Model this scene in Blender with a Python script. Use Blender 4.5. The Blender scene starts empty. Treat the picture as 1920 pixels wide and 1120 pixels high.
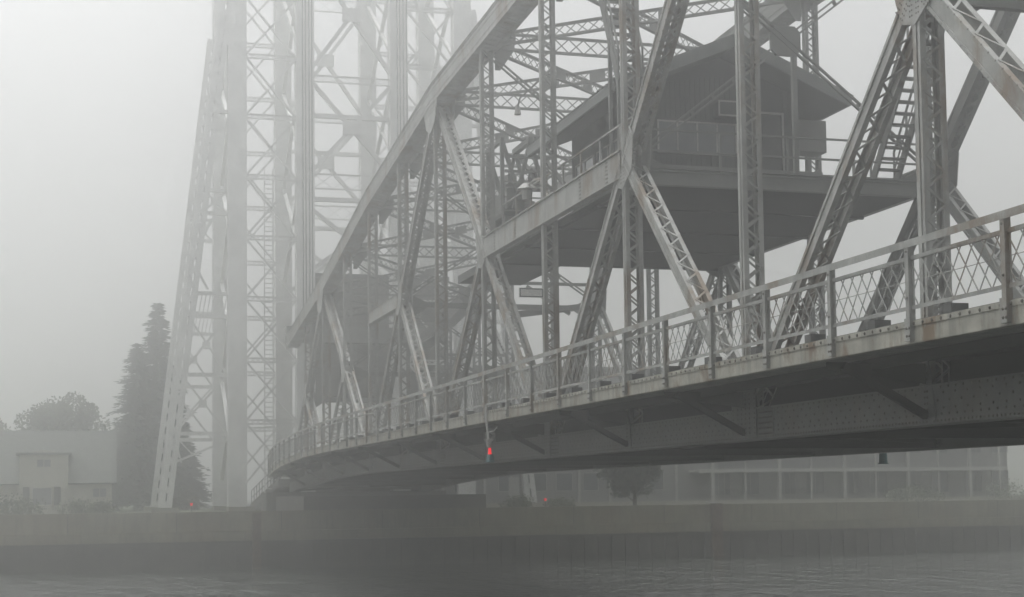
import bpy, math, random
from mathutils import Vector, Matrix
random.seed(7)
sc = bpy.context.scene

# ------------------------------------------------------------------ camera
H = 2.67                                    # eye height above the water
f_px, c_y = 2850.0, 743.5                   # focal length / principal row for a 1920x1120 frame
yaw, pitch, roll = (math.radians(a) for a in (16.06, 3.634, -0.7))
fw = Vector((math.sin(yaw)*math.cos(pitch), math.cos(yaw)*math.cos(pitch), math.sin(pitch)))
rt = Vector((math.cos(yaw), -math.sin(yaw), 0)); upv = rt.cross(fw)
r2 = rt*math.cos(roll) + upv*math.sin(roll); u2 = -rt*math.sin(roll) + upv*math.cos(roll)
cd = bpy.data.cameras.new('camera'); cam = bpy.data.objects.new('camera', cd)
sc.collection.objects.link(cam)
M4 = Matrix((( r2.x, u2.x, -fw.x, 0), (r2.y, u2.y, -fw.y, 0), (r2.z, u2.z, -fw.z, H), (0, 0, 0, 1)))
cam.matrix_world = M4
cd.sensor_fit = 'HORIZONTAL'; cd.sensor_width = 36.0
cd.lens = f_px/1920*36.0
cd.shift_y = (c_y-560)/1920
cd.clip_start = 0.1; cd.clip_end = 3000
sc.camera = cam

# ------------------------------------------------------------------ sky, sun, exposure
SUN_EL, SUN_AZ = math.radians(72), math.radians(340)
w = bpy.data.worlds.new('World'); sc.world = w; w.use_nodes = True
nt = w.node_tree; nt.nodes.clear()
sky = nt.nodes.new('ShaderNodeTexSky'); sky.sky_type = 'NISHITA'; sky.sun_disc = False
sky.sun_elevation = SUN_EL; sky.sun_rotation = SUN_AZ
sky.air_density = 1.0; sky.dust_density = 6.0; sky.ozone_density = 1.0
hs = nt.nodes.new('ShaderNodeHueSaturation'); hs.inputs['Saturation'].default_value = 0.06
bg = nt.nodes.new('ShaderNodeBackground'); bg.inputs['Strength'].default_value = 0.15
wo = nt.nodes.new('ShaderNodeOutputWorld')
# overcast distribution: bright overhead, dim towards the horizon
tcw = nt.nodes.new('ShaderNodeTexCoord'); sep_ = nt.nodes.new('ShaderNodeSeparateXYZ'); mrw = nt.nodes.new('ShaderNodeMapRange')
mrw.inputs['From Min'].default_value = 0.0; mrw.inputs['From Max'].default_value = 0.9; mrw.inputs['To Min'].default_value = 0.5; mrw.inputs['To Max'].default_value = 1.6
mulw = nt.nodes.new('ShaderNodeVectorMath'); mulw.operation = 'SCALE'
nt.links.new(tcw.outputs['Generated'], sep_.inputs[0]); nt.links.new(sep_.outputs['Z'], mrw.inputs['Value'])
nt.links.new(hs.outputs[0], mulw.inputs[0]); nt.links.new(mrw.outputs[0], mulw.inputs['Scale'])
nt.links.new(sky.outputs[0], hs.inputs['Color']); nt.links.new(mulw.outputs[0], bg.inputs[0]); nt.links.new(bg.outputs[0], wo.inputs[0])
sd = bpy.data.lights.new('sun', 'SUN'); sd.energy = 0.5; sd.angle = math.radians(80); sd.color = (1, .985, .96)
so = bpy.data.objects.new('sun', sd); sc.collection.objects.link(so)
# direction of the light: from azimuth SUN_AZ (clockwise from +Y), behind the camera
sdir = Vector((math.sin(SUN_AZ)*math.cos(SUN_EL), math.cos(SUN_AZ)*math.cos(SUN_EL), math.sin(SUN_EL)))
so.rotation_euler = sdir.to_track_quat('Z', 'Y').to_euler()
sc.view_settings.view_transform = 'Standard'; sc.view_settings.look = 'None'
sc.view_settings.gamma = 1.0; sc.view_settings.exposure = 0.34
sc.cycles.max_bounces = 8; sc.cycles.volume_bounces = 3; sc.cycles.diffuse_bounces = 3
sc.cycles.use_denoising = True
FOG = 0.0084

# ------------------------------------------------------------------ materials
def mat(name, base, rough=.6, metal=0.0, var=.12, scale=1.5, bump=0.0, bscale=20, rust=0.0, rust_scale=1.2, emit=None, estr=0, streak=0.0, spec=.5, dark=None):
    m = bpy.data.materials.new(name); m.use_nodes = True
    n, l = m.node_tree.nodes, m.node_tree.links
    b = n['Principled BSDF']; b.inputs['Roughness'].default_value = rough; b.inputs['Metallic'].default_value = metal
    b.inputs['Specular IOR Level'].default_value = spec
    tc = n.new('ShaderNodeTexCoord')
    geo = n.new('ShaderNodeNewGeometry')
    nz = n.new('ShaderNodeTexNoise'); nz.inputs['Scale'].default_value = scale; nz.inputs['Detail'].default_value = 6; nz.inputs['Roughness'].default_value = .65
    l.new(geo.outputs['Position'], nz.inputs['Vector'])
    mx = n.new('ShaderNodeMix'); mx.data_type = 'RGBA'
    mr = n.new('ShaderNodeMapRange'); mr.inputs['From Min'].default_value = .35; mr.inputs['From Max'].default_value = .65
    l.new(nz.outputs['Fac'], mr.inputs['Value']); l.new(mr.outputs[0], mx.inputs['Factor'])
    d = dark or tuple(c*(1-var*1.6) for c in base)
    mx.inputs['A'].default_value = (*d, 1); mx.inputs['B'].default_value = (*[min(1, c*(1+var)) for c in base], 1)
    col = mx.outputs['Result']
    def overlay(colr, fac_socket):
        nonlocal col
        m2 = n.new('ShaderNodeMix'); m2.data_type = 'RGBA'
        l.new(fac_socket, m2.inputs['Factor']); l.new(col, m2.inputs['A']); m2.inputs['B'].default_value = (*colr, 1)
        col = m2.outputs['Result']
    if streak:
        mp = n.new('ShaderNodeMapping'); mp.inputs['Scale'].default_value = (3.2, 3.2, .25)
        l.new(geo.outputs['Position'], mp.inputs['Vector'])
        n2 = n.new('ShaderNodeTexNoise'); n2.inputs['Scale'].default_value = 1.6; n2.inputs['Detail'].default_value = 5
        l.new(mp.outputs[0], n2.inputs['Vector'])
        r = n.new('ShaderNodeMapRange'); r.inputs['From Min'].default_value = .5; r.inputs['From Max'].default_value = .68; r.inputs['To Max'].default_value = streak
        l.new(n2.outputs['Fac'], r.inputs['Value']); overlay(tuple(c*.45 for c in base), r.outputs[0])
    if rust:
        mp = n.new('ShaderNodeMapping'); mp.inputs['Scale'].default_value = (1, 1, .4)
        l.new(geo.outputs['Position'], mp.inputs['Vector'])
        n3 = n.new('ShaderNodeTexNoise'); n3.inputs['Scale'].default_value = rust_scale; n3.inputs['Detail'].default_value = 8; n3.inputs['Roughness'].default_value = .7
        l.new(mp.outputs[0], n3.inputs['Vector'])
        r = n.new('ShaderNodeMapRange'); r.inputs['From Min'].default_value = .51; r.inputs['From Max'].default_value = .62; r.inputs['To Max'].default_value = rust
        l.new(n3.outputs['Fac'], r.inputs['Value']); overlay((.15, .10, .055), r.outputs[0])
    l.new(col, b.inputs['Base Color'])
    if bump:
        nb = n.new('ShaderNodeTexNoise'); nb.inputs['Scale'].default_value = bscale; nb.inputs['Detail'].default_value = 4
        l.new(geo.outputs['Position'], nb.inputs['Vector'])
        bp_ = n.new('ShaderNodeBump'); bp_.inputs['Strength'].default_value = bump; bp_.inputs['Distance'].default_value = .03
        l.new(nb.outputs['Fac'], bp_.inputs['Height']); l.new(bp_.outputs[0], b.inputs['Normal'])
    if emit:
        b.inputs['Emission Color'].default_value = (*emit, 1); b.inputs['Emission Strength'].default_value = estr
    return m
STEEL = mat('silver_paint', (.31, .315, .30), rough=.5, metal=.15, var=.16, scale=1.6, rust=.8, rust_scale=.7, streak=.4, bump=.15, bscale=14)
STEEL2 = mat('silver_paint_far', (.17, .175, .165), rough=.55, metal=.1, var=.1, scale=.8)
RIVET = mat('weathered_rivet', (.10, .092, .075), rough=.7, var=.3, scale=5)
TOWR = mat('tower_haze_paint', (.72, .725, .71), rough=.6, var=.08, scale=.6)  # same silver paint as the span, lightened so its colour imitates haze
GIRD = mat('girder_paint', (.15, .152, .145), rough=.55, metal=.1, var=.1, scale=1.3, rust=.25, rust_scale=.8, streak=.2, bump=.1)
FASC = mat('fascia_paint', (.33, .325, .28), rough=.6, var=.15, scale=2.0, rust=.9, rust_scale=2.2, streak=.75, bump=.15)
UNDER = mat('underdeck_shade_steel', (.011, .011, .010), rough=.8, var=.2, scale=2)  # near-black base: deep shade under deck and platform put into the colour
DECK = mat('sidewalk_concrete', (.25, .25, .23), rough=.9, var=.15, scale=3)
ROAD = mat('asphalt', (.06, .06, .06), rough=.9, var=.2, scale=4)
CONC = mat('canal_concrete', (.21, .205, .145), rough=.9, var=.16, scale=.7, streak=.5, rust=.35, rust_scale=.35, bump=.4, bscale=6)
CONCD = mat('reflection_joint_dark', (.045, .042, .033), rough=.55, var=.3, scale=1.2, bump=.5, bscale=4)  # dark wall joints, and a painted dark reflection along the wall foot
GRASS = mat('grass', (.06, .075, .035), rough=.95, var=.3, scale=.8, bump=.5, bscale=8)
WALLC = mat('cabin_siding', (.06, .063, .06), rough=.7, var=.08, scale=3)
ROOFC = mat('cabin_roof_metal', (.14, .15, .145), rough=.5, metal=.2, var=.08, scale=2)
TRIM = mat('trim_paint', (.34, .34, .32), rough=.55, var=.08)
GLASSD = mat('dark_glass', (.16, .17, .18), rough=.08, var=.1, spec=.8)
DARKM = mat('dark_metal', (.06, .062, .06), rough=.6, var=.2)
BLOCK = mat('counterweight_concrete', (.13, .125, .11), rough=.9, var=.12, scale=.5, streak=.3)
HSID = mat('house_siding', (.40, .39, .34), rough=.8, var=.06, scale=.8)
HROOF = mat('house_shingles', (.09, .10, .09), rough=.9, var=.2, scale=3)
SIDG = mat('grey_siding', (.30, .30, .295), rough=.8, var=.07, scale=.7)
WHITE = mat('white_trim', (.46, .46, .44), rough=.6, var=.05)
SPRUCE = mat('spruce_needles', (.045, .06, .045), rough=.8, var=.35, scale=2)
LEAF = mat('leaves', (.06, .075, .04), rough=.8, var=.35, scale=1.5)
BARK = mat('bark', (.09, .075, .06), rough=.95, var=.25, scale=6, bump=.6)
RED = mat('red_lamp_glass', (.5, .02, .02), rough=.3, emit=(1, .004, .015), estr=.9)
TEAL = mat('teal_lamp_paint', (.05, .13, .14), rough=.5, var=.1)
SIGNW = mat('sign_white', (.7, .7, .68), rough=.5, var=.03)
SIGND = mat('sign_dark', (.10, .11, .11), rough=.5, var=.03)
TIMB = mat('wet_timber', (.12, .085, .06), rough=.85, var=.3, scale=4)

# ------------------------------------------------------------------ mesh helpers
class MB:
    def __init__(s): s.v = []; s.f = []; s.dark = set()
    def box(s, x0, y0, z0, x1, y1, z1):
        k = len(s.v)
        s.v += [(x0,y0,z0),(x1,y0,z0),(x1,y1,z0),(x0,y1,z0),(x0,y0,z1),(x1,y0,z1),(x1,y1,z1),(x0,y1,z1)]
        s.f += [(k,k+3,k+2,k+1),(k+4,k+5,k+6,k+7),(k,k+1,k+5,k+4),(k+1,k+2,k+6,k+5),(k+2,k+3,k+7,k+6),(k+3,k,k+4,k+7)]
        return s
    def bar(s, p, q, a, b, side):
        """box beam from p to q; a = size along 'side', b = size across it"""
        p, q = Vector(p), Vector(q); d = (q-p).normalized(); sd_ = Vector(side)
        sd_ = (sd_ - d*sd_.dot(d)).normalized(); t = d.cross(sd_)
        k = len(s.v)
        for o in (p, q):
            for i, j in ((-1,-1),(1,-1),(1,1),(-1,1)):
                s.v.append(tuple(o + sd_*(a/2*i) + t*(b/2*j)))
        s.f += [(k,k+3,k+2,k+1),(k+4,k+5,k+6,k+7),(k,k+1,k+5,k+4),(k+1,k+2,k+6,k+5),(k+2,k+3,k+7,k+6),(k+3,k,k+4,k+7)]
        return s
    def cyl(s, p, q, r0, r1=None, n=8, caps=True):
        p, q = Vector(p), Vector(q); d = (q-p).normalized(); r1 = r0 if r1 is None else r1
        a = d.orthogonal().normalized(); b = d.cross(a); k = len(s.v)
        for o, r in ((p, r0), (q, r1)):
            for i in range(n):
                t = 2*math.pi*i/n; s.v.append(tuple(o + a*(r*math.cos(t)) + b*(r*math.sin(t))))
        for i in range(n):
            j = (i+1) % n; s.f.append((k+i, k+j, k+n+j, k+n+i))
        if caps: s.f += [tuple(k+i for i in reversed(range(n))), tuple(k+n+i for i in range(n))]
        return s
    def poly(s, pts, n, th):
        """flat polygon plate with thickness th along n"""
        k = len(s.v); m = len(pts); n = Vector(n)
        for sg in (-.5, .5):
            for p in pts: s.v.append(tuple(Vector(p) + n*(th*sg)))
        s.f += [tuple(k+i for i in reversed(range(m))), tuple(k+m+i for i in range(m))]
        for i in range(m):
            j = (i+1) % m; s.f.append((k+i, k+j, k+m+j, k+m+i))
        return s
    def tri(s, a, b, c): k = len(s.v); s.v += [a, b, c]; s.f.append((k, k+1, k+2))
    def quad(s, a, b, c, d): k = len(s.v); s.v += [a, b, c, d]; s.f.append((k, k+1, k+2, k+3))
    def rivet(s, p, n, r=.018, h=.014):
        r *= 1.35; f0 = len(s.f)
        p, n = Vector(p), Vector(n); a = n.orthogonal().normalized(); b = n.cross(a); k = len(s.v)
        for i in range(6):
            t = i*math.pi/3; s.v.append(tuple(p + (a*math.cos(t) + b*math.sin(t))*r))
        for i in range(6):
            t = i*math.pi/3; s.v.append(tuple(p + n*h + (a*math.cos(t) + b*math.sin(t))*r*.55))
        for i in range(6):
            j = (i+1) % 6; s.f.append((k+i, k+j, k+6+j, k+6+i))
        s.f.append(tuple(k+6+i for i in range(6)))
        s.dark.update(range(f0, len(s.f)))
    def build(s, name, m, parent=None):
        me = bpy.data.meshes.new(name)
        base = Vector(parent['_b']) if parent is not None and '_b' in parent else Vector((0, 0, 0))
        me.from_pydata([tuple(Vector(v)-base) for v in s.v], [], s.f); me.update()
        me.materials.append(m)
        if s.dark:
            me.materials.append(RIVET)
            me.polygons.foreach_set('material_index', [1 if i in s.dark else 0 for i in range(len(s.f))])
        o = bpy.data.objects.new(name, me); sc.collection.objects.link(o)
        if parent is not None: o.parent = parent; o['_b'] = tuple(base)
        return o

def tag(o, label=None, cat=None, group=None, kind=None):
    if label: o['label'] = label
    if cat: o['category'] = cat
    if group: o['group'] = group
    if kind: o['kind'] = kind
    return o
def empty(name, loc, label, cat, group=None):
    o = bpy.data.objects.new(name, None); sc.collection.objects.link(o); o.location = loc; o['_b'] = tuple(loc)
    o.empty_display_size = .5
    return tag(o, label, cat, group)

XV = Vector((1, 0, 0)); YV = Vector((0, 1, 0)); ZV = Vector((0, 0, 1))

def laced(mb, p, q, sep, depth, lat=XV, fl=.09, th=.025, pitch_=.34, bw=.05, lace=(1, 1), double=False, cover=(0, 0)):
    """built-up riveted member: two webs 'sep' apart along lat, flanges, zigzag lacing on both edges"""
    p, q = Vector(p), Vector(q); d = (q-p).normalized(); L = (q-p).length
    lat = (lat - d*lat.dot(d)).normalized(); e = d.cross(lat).normalized()
    if e.z < -.01 or (abs(e.z) < .01 and e.y > 0): e = -e          # e = upper / camera side edge
    for sg in (-1, 1):
        c = lat*(sep/2*sg)
        mb.bar(p+c, q+c, th, depth, lat)
        for g in (-1, 1):                                      # flanges turned outwards/inwards
            o = c - lat*(sg*(fl/2+th/2)) + e*(g*(depth/2-th/2))
            mb.bar(p+o, q+o, fl, th, lat)
            o2 = c + lat*(sg*(th*.9)) + e*(g*(depth/2-.035))
            mb.bar(p+o2, q+o2, th, .07, lat)
    for g, on, cv in ((1, lace[0], cover[0]), (-1, lace[1], cover[1])):
        base = e*(g*(depth/2+.006))
        if cv:
            mb.bar(p+base, q+base, sep+.12, .02, lat); continue
        if not on: continue
        n = max(2, int(L/pitch_)); st = L/n
        w_ = sep/2-.03
        for i in range(n):
            a = p + d*(st*i) + base; b = p + d*(st*(i+1)) + base; s_ = 1 if i % 2 else -1
            mb.bar(a + lat*(w_*s_), b - lat*(w_*s_), bw, .014, e.cross(d))
            if double: mb.bar(a - lat*(w_*s_) + e*.012, b + lat*(w_*s_) + e*.012, bw, .012, e.cross(d))

def lattice(mb, p, q, depth, dv=ZV, fl=.14, th=.03, cell=None, bw=.045):
    """light strut: top and bottom angle pairs with crossed flat bars between them"""
    p, q = Vector(p), Vector(q); d = (q-p).normalized(); L = (q-p).length
    dv = (dv - d*dv.dot(d)).normalized(); sd_ = d.cross(dv)
    for g in (-1, 1):
        o = dv*(g*(depth/2-th)); mb.bar(p+o, q+o, .10, .08, dv)
        o = dv*(g*(depth/2)); mb.bar(p+o, q+o, th, fl, dv)
    cell = cell or depth*.9; n = max(2, int(L/cell)); st = L/n
    for i in range(n):
        a = p + d*(st*i); b = p + d*(st*(i+1)); u_ = dv*(depth/2-.05)
        mb.bar(a-u_+sd_*.012, b+u_+sd_*.012, .012, bw, sd_); mb.bar(a+u_-sd_*.012, b-u_-sd_*.012, .012, bw, sd_)

# ------------------------------------------------------------------ bridge layout
S0, U = 23.04, 7.35
def Yn(n): return S0 + U*n
XN, XNf = 14.05, 14.50          # webs of the near truss
XF, XFf = 23.25, 23.70          # webs of the far truss
XC = 18.875
def zo(Y):
    n = (Y-S0)/U; t = max(0.0, n-6.9); t2 = max(0.0, -0.9-n)
    return -.055*t*t - .055*t2*t2
def xo(Y):
    n = (Y-S0)/U; t = max(0.0, n-9.0); return .16*t*t
TOPZ = {-5:13.6, -3:15.35, -1:17.75, 1:19.35, 3:19.75, 5:19.35, 7:17.75, 9:15.35, 11:13.6}
def topz(n):
    if n in TOPZ: return TOPZ[n]
    return (TOPZ[n-1]+TOPZ[n+1])/2
CHD = .85                       # chord depth
def tc(n): return topz(n)-CHD/2
def botz(Y): return 4.08+zo(Y)

span = empty('lift_bridge_span', (XC, Yn(3), 4.2), 'silver grey riveted steel truss lift span with curved top chord crossing the foggy canal', 'bridge')

def truss(x0, x1, near):
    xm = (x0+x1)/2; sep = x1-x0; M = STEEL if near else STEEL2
    # top chord, panel by panel
    for n in range(-5, 11, 2):
        mb = MB()
        a = Vector((xm, Yn(n), tc(n))); b = Vector((xm, Yn(n+2), tc(n+2)))
        laced(mb, a, b, .74, CHD, fl=.13, th=.03, pitch_=.45, bw=.07, lace=(0, 1), double=True, cover=(1, 0))
        d = (b-a).normalized(); e = Vector((0, -d.z, d.y))
        for g in (-.19, .19):                                     # web splice angles
            mb.bar(a-XV*(.74/2+.02)+e*g, b-XV*(.74/2+.02)+e*g, .02, .05, XV)
        mb.bar(a-e*(CHD/2-.04), b-e*(CHD/2-.04), .66, .02, XV)       # perforated bottom plate
        if near:
            L = (b-a).length; k = int(L/.22)
            for i in range(k):
                p_ = a + d*(L*i/k) - XV*(.74/2+.017)
                mb.rivet(p_+e*(CHD/2-.05), -XV); mb.rivet(p_-e*(CHD/2-.05), -XV)
        mb.build('top_chord', M, span)
    # posts
    for n in range(-4, 11):
        mb = MB()
        top = tc(n)-CHD/2+.02; bot = botz(Yn(n))-.2
        laced(mb, (xm, Yn(n), bot), (xm, Yn(n), top), sep-.03, .24, fl=.075, th=.022, pitch_=.28, bw=.045)
        for s_ in (-1, 1):                                        # rolled edge strips of the post
            mb.bar((xm+s_*(sep/2+.012), Yn(n)+.02, bot), (xm+s_*(sep/2+.012), Yn(n)+.02, top), .02, .05, XV)
        mb.build('post', M, span)
    # main diagonals and sub struts
    def mid(n): 
        t = n-1 if (n-1) % 4 == 1 else n+1; bt = n+1 if t == n-1 else n-1
        return (tc(t) + botz(Yn(bt)))/2
    for t in (-3, 1, 5, 9):
        for dn in (-2, 2):
            b = t+dn
            mb = MB()
            P = Vector((xm, Yn(t), tc(t)-.25)); Q = Vector((xm, Yn(b), botz(Yn(b))+.15)); m = (P+Q)/2; m.z = mid(t+dn//2)
            d = (Q-P).normalized()
            laced(mb, P+d*.6, m-d*.5, sep-.05, .40, fl=.09, pitch_=.36, bw=.055, double=True)
            if near and t in (1, 5):
                e = d.cross(XV).normalized(); L = (m-P).length
                for i in range(int(L/.3)):
                    for g in (-.16, .16): mb.rivet(P+d*(.6+i*.3)-XV*(sep/2+.012)+e*g, -XV, .019, .012)
            mb.build('upper_diagonal', M, span)
            mb = MB(); laced(mb, m+d*.5, Q-d*.3, sep-.03, .34, fl=.07, pitch_=.42, bw=.05)
            if near and t in (-3, 1, 5):
                e = d.cross(XV).normalized(); L = (m-Q).length
                for i in range(int(L/.26)-3):
                    for g in (-.15, .15): mb.rivet(m+d*(.5+i*.26)-XV*(sep/2+.012)+e*g, -XV, .019, .012)
            mb.build('lower_diagonal', M, span)
            # sub strut back to the foot of the T column
            F = Vector((xm, Yn(t), botz(Yn(t))+.2)); mm = Vector((xm, Yn(t+dn//2), mid(t+dn//2))); d2 = (F-mm).normalized()
            mb = MB(); laced(mb, mm+d2*.45, F-d2*.3, sep-.02, .30, fl=.065, pitch_=.36, bw=.045)
            mb.build('sub_strut', M, span)
            # gusset at the middle node
            n = t+dn//2; z = mid(n); y = Yn(n)
            for sg, xx in ((-1, x0-.03), (1, x1+.03)):
                mb = MB()
                u_ = (P-m).normalized(); v_ = d2; 
                c = Vector((xx, y, z)); h = Vector((0, u_.y, u_.z)); k = Vector((0, v_.y, v_.z))
                e1 = Vector((0, -h.z, h.y)); e2 = Vector((0, -k.z, k.y))
                dl = Vector((0, d.y, d.z))
                pts = [c+h*.95+e1*.19, c+h*.95-e1*.19]
                s2 = 1 if e1.y*1 > 0 else -1
                side = Vector((0, 1 if k.y > 0 else -1, 0))
                pts = [c+h*.95-e1*.2, c+h*.95+e1*.2, c+dl*.75+e1*.2, c+Vector((0, 0, -.78)), c+k*.75-e2*.2, c+k*.6+e2*.24]
                # order round the centre
                pts.sort(key=lambda p_: math.atan2(p_.z-c.z, p_.y-c.y))
                mb.poly(pts, XV, .025)
                if near and sg < 0 and n in (0, 2, 4):
                    rr = random.Random(n)
                    for dirv, ee, Lm in ((h, e1, .9), (dl, e1, .7), (k, e2, .7), (Vector((0,0,-1)), YV, .65)):
                        for i in range(int(Lm/.095)):
                            for g in (-.14, -.07, .07, .14):
                                mb.rivet(c+dirv*(.12+i*.095)+ee*g-XV*.012, -XV, .015, .012)
                mb.build('gusset_plate', M, span)
    # gussets on the top chord
    for n in (-3, 1, 5, 9):
        for xx in (x0-.16, x1+.16):
            mb = MB(); y = Yn(n); z = tc(n)-CHD/2
            mb.poly([(xx, y-1.25, z+.15), (xx, y+1.25, z+.1), (xx, y+.75, z-.85), (xx, y+.15, z-1.1), (xx, y-.15, z-1.1), (xx, y-.75, z-.85)], XV, .03)
            if near and n > 0 and xx < xm:
                for i in range(14):
                    for j in range(3): mb.rivet((xx-.015, y-1.0+i*.155, z-.05-j*.14), -XV)
            mb.build('gusset_plate', M, span)
    # bottom girder (plate web with flange angles, ears at the nodes)
    for n in range(-5, 11):
        mb = MB(); NS = 4
        for i in range(NS):
            ya, yb = Yn(n)+U*i/NS, Yn(n)+U*(i+1)/NS; za, zb = zo(ya), zo(yb)
            for xx in (x0, x1):
                mb.poly([(xx, ya, 3.76+za), (xx, yb, 3.76+zb), (xx, yb, 4.42+zb), (xx, ya, 4.42+za)], XV, .02)
            for z0 in (3.76, 4.42):
                mb.bar((xm, ya, z0+za), (xm, yb, z0+zb), sep+.10, .02, XV)
                mb.bar((x0-.012, ya, z0+za+(.05 if z0 < 4 else -.05)), (x0-.012, yb, z0+zb+(.05 if z0 < 4 else -.05)), .014, .09, XV)
        if near and -1 <= n <= 5:
            zz = zo(Yn(n))
            for i in range(int(U/.115)): mb.rivet((x0-.019, Yn(n)+i*.115, 3.805+zz), -XV, .019, .014)
            for i in range(int(U/.23)):
                mb.rivet((x0-.019, Yn(n)+i*.23, 4.375+zz), -XV, .019, .014)
                mb.rivet((x0-.010, Yn(n)+i*.23, 3.92+zz), -XV, .019, .014)
            for i in range(int(U/.36)):
                mb.rivet((x0-.010, Yn(n)+i*.36, 4.02+zz), -XV, .020, .014); mb.rivet((x0-.010, Yn(n)+i*.36+.18, 4.15+zz), -XV, .020, .014)
                mb.rivet((x0-.010, Yn(n)+i*.36, 4.28+zz), -XV, .020, .014)
            if n % 2 == 1:                                        # splice plate beyond the odd nodes
                mb.box(x0-.03, Yn(n)-1.4, 3.80+zz, x0-.0102, Yn(n)-.66, 4.38+zz)
                for r_ in range(5):
                    for i in range(9): mb.rivet((x0-.03, Yn(n)-1.33+i*.075, 3.86+zz+r_*.115), -XV, .019, .014)
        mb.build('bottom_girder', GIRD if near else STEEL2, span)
        y = Yn(n); zz = zo(y); mb = MB()
        if n % 2: pts = [(x0-.045, y-.62, 3.80+zz), (x0-.045, y+.62, 3.80+zz), (x0-.045, y+.62, 4.84+zz), (x0-.045, y-.62, 4.84+zz)]
        else: pts = [(x0-.02, y-.28, 3.80+zz), (x0-.02, y+.28, 3.80+zz), (x0-.02, y+.2, 4.45+zz), (x0-.02, y+.09, 4.86+zz), (x0-.02, y-.09, 4.86+zz), (x0-.02, y-.2, 4.45+zz)]
        mb.poly(pts, XV, .02)
        if near and n > -2 and n < 5:
            for i in range(9):
                for g in ((-.04, .04) if n % 2 == 0 else (-.55, -.3, -.1, .1, .3, .55)):
                    mb.rivet((x0-(.03 if n % 2 == 0 else .055), y+g, 3.9+zz+i*.105), -XV, .020, .014)
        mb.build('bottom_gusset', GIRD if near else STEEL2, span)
truss(XN, XNf, True)
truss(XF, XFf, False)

# ---- cross frames between the two trusses
for n in range(-4, 11):
    y = Yn(n); zt = tc(n)
    mb = MB(); lattice(mb, (XNf+.1, y, zt-.02), (XF-.1, y, zt-.02), .62, cell=.55)
    for xx, s_ in ((XNf+.1, 1), (XF-.1, -1)):
        mb.poly([(xx, y-.5, zt+.1), (xx+s_*.8, y-.06, zt+.1), (xx+s_*.8, y+.06, zt+.1), (xx, y+.5, zt+.1)], ZV, .02)
        mb.poly([(xx, y, zt+.3), (xx+s_*.75, y, zt+.3), (xx+s_*.75, y, zt-.32), (xx+s_*.2, y, zt-1.1), (xx, y, zt-1.1)], YV, .02)
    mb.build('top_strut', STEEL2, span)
    if n < 10:
        y2 = Yn(n+1); z2 = tc(n+1)
        for k, (xa, xb) in enumerate(((XNf+.15, XF-.15), (XF-.15, XNf+.15))):
            mb = MB(); off = .03*(1 if k else -1)
            lattice(mb, (xa, y+.3, zt-.1+off), (xb, y2-.3, z2-.1+off), .46, cell=.42, bw=.035)
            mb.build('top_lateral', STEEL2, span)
        mb = MB(); yc = (y+y2)/2; zc = (zt+z2)/2-.1
        for s_ in (-1, 1):                                         # splice plates beside the crossing
            for t_ in (-1, 1):
                c = Vector((XC+s_*.75, yc+t_*.62, zc)); dd = Vector((8.4, t_*s_*6.6, t_*s_*(z2-zt))).normalized()
                mb = MB(); mb.bar(c-dd*.32, c+dd*.32, .42, .03, ZV)
                mb.build('crossing_plate', STEEL2, span)
def mid_z(n):
    t = n-1 if (n-1) % 4 == 1 else n+1; bt = n+1 if t == n-1 else n-1
    return (tc(t) + botz(Yn(bt)))/2
for n in range(-4, 11, 2):
    y = Yn(n); zm = mid_z(n); zt = tc(n)-.45
    zc = (zm+zt)/2
    for a, b in (((XNf, y+.03, zm+.2), (XF, y+.03, zt-.2)), ((XF, y-.03, zm+.2), (XNf, y-.03, zt-.2))):
        mb = MB(); a_, b_ = Vector(a), Vector(b); sdv = (b_-a_).normalized().cross(YV)
        for g in (-.07, .07): mb.bar(a_+sdv*g, b_+sdv*g, .05, .09, sdv)
        k = 14
        for i in range(k):
            p_ = a_.lerp(b_, (i+.5)/k); mb.bar(p_-sdv*.07, p_+sdv*.07, .02, .12, YV)
        mb.build('sway_brace', STEEL2, span)
    mb = MB(); mb.poly([(XC-.28, y, zc+.42), (XC+.28, y, zc+.42), (XC+.45, y, zc+.25), (XC+.45, y, zc-.25), (XC+.28, y, zc-.42), (XC-.28, y, zc-.42), (XC-.45, y, zc-.25), (XC-.45, y, zc+.25)], YV, .1)
    mb.build('sway_plate', STEEL2, span)
    mb = MB()
    zl = zm-.25
    mb.bar((XNf, y, zl), (XF, y, zl), .16, .24, YV)
    for xx, s_ in ((XNf, 1), (XF, -1)):
        mb.poly([(xx, y, zl+.5), (xx+s_*.35, y, zl+.35), (xx+s_*.9, y, zl+.1), (xx+s_*.9, y, zl-.1), (xx+s_*.3, y, zl-.5), (xx, y, zl-.6)], YV, .03)
    mb.build('mid_strut', STEEL2, span)
    if n in (2, 4, 6):                                          # slender hanger from the crossing plate
        mb = MB(); mb.bar((XC+.25, y, zc-.4), (XC+.25, y, zl), .14, .12, XV); mb.build('sway_hanger', STEEL2, span)
# lower knee frames beside far truss (even nodes beyond the platform)
for n in (6, 8):
    y = Yn(n); z = mid_z(n)
    mb = MB(); mb.bar((XF-3.4, y+.2, z+.9), (XF, y+.2, z+.9), .12, .14, YV); mb.bar((XF-3.1, y+.2, z+.75), (XF-1.0, y+.2, z-.5), .12, .16, YV)
    mb.bar((XF-3.8, y+.2, z-.6), (XF, y+.2, z-.1), .1, .3, YV)
    mb.build('knee_frame', STEEL2, span)

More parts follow.
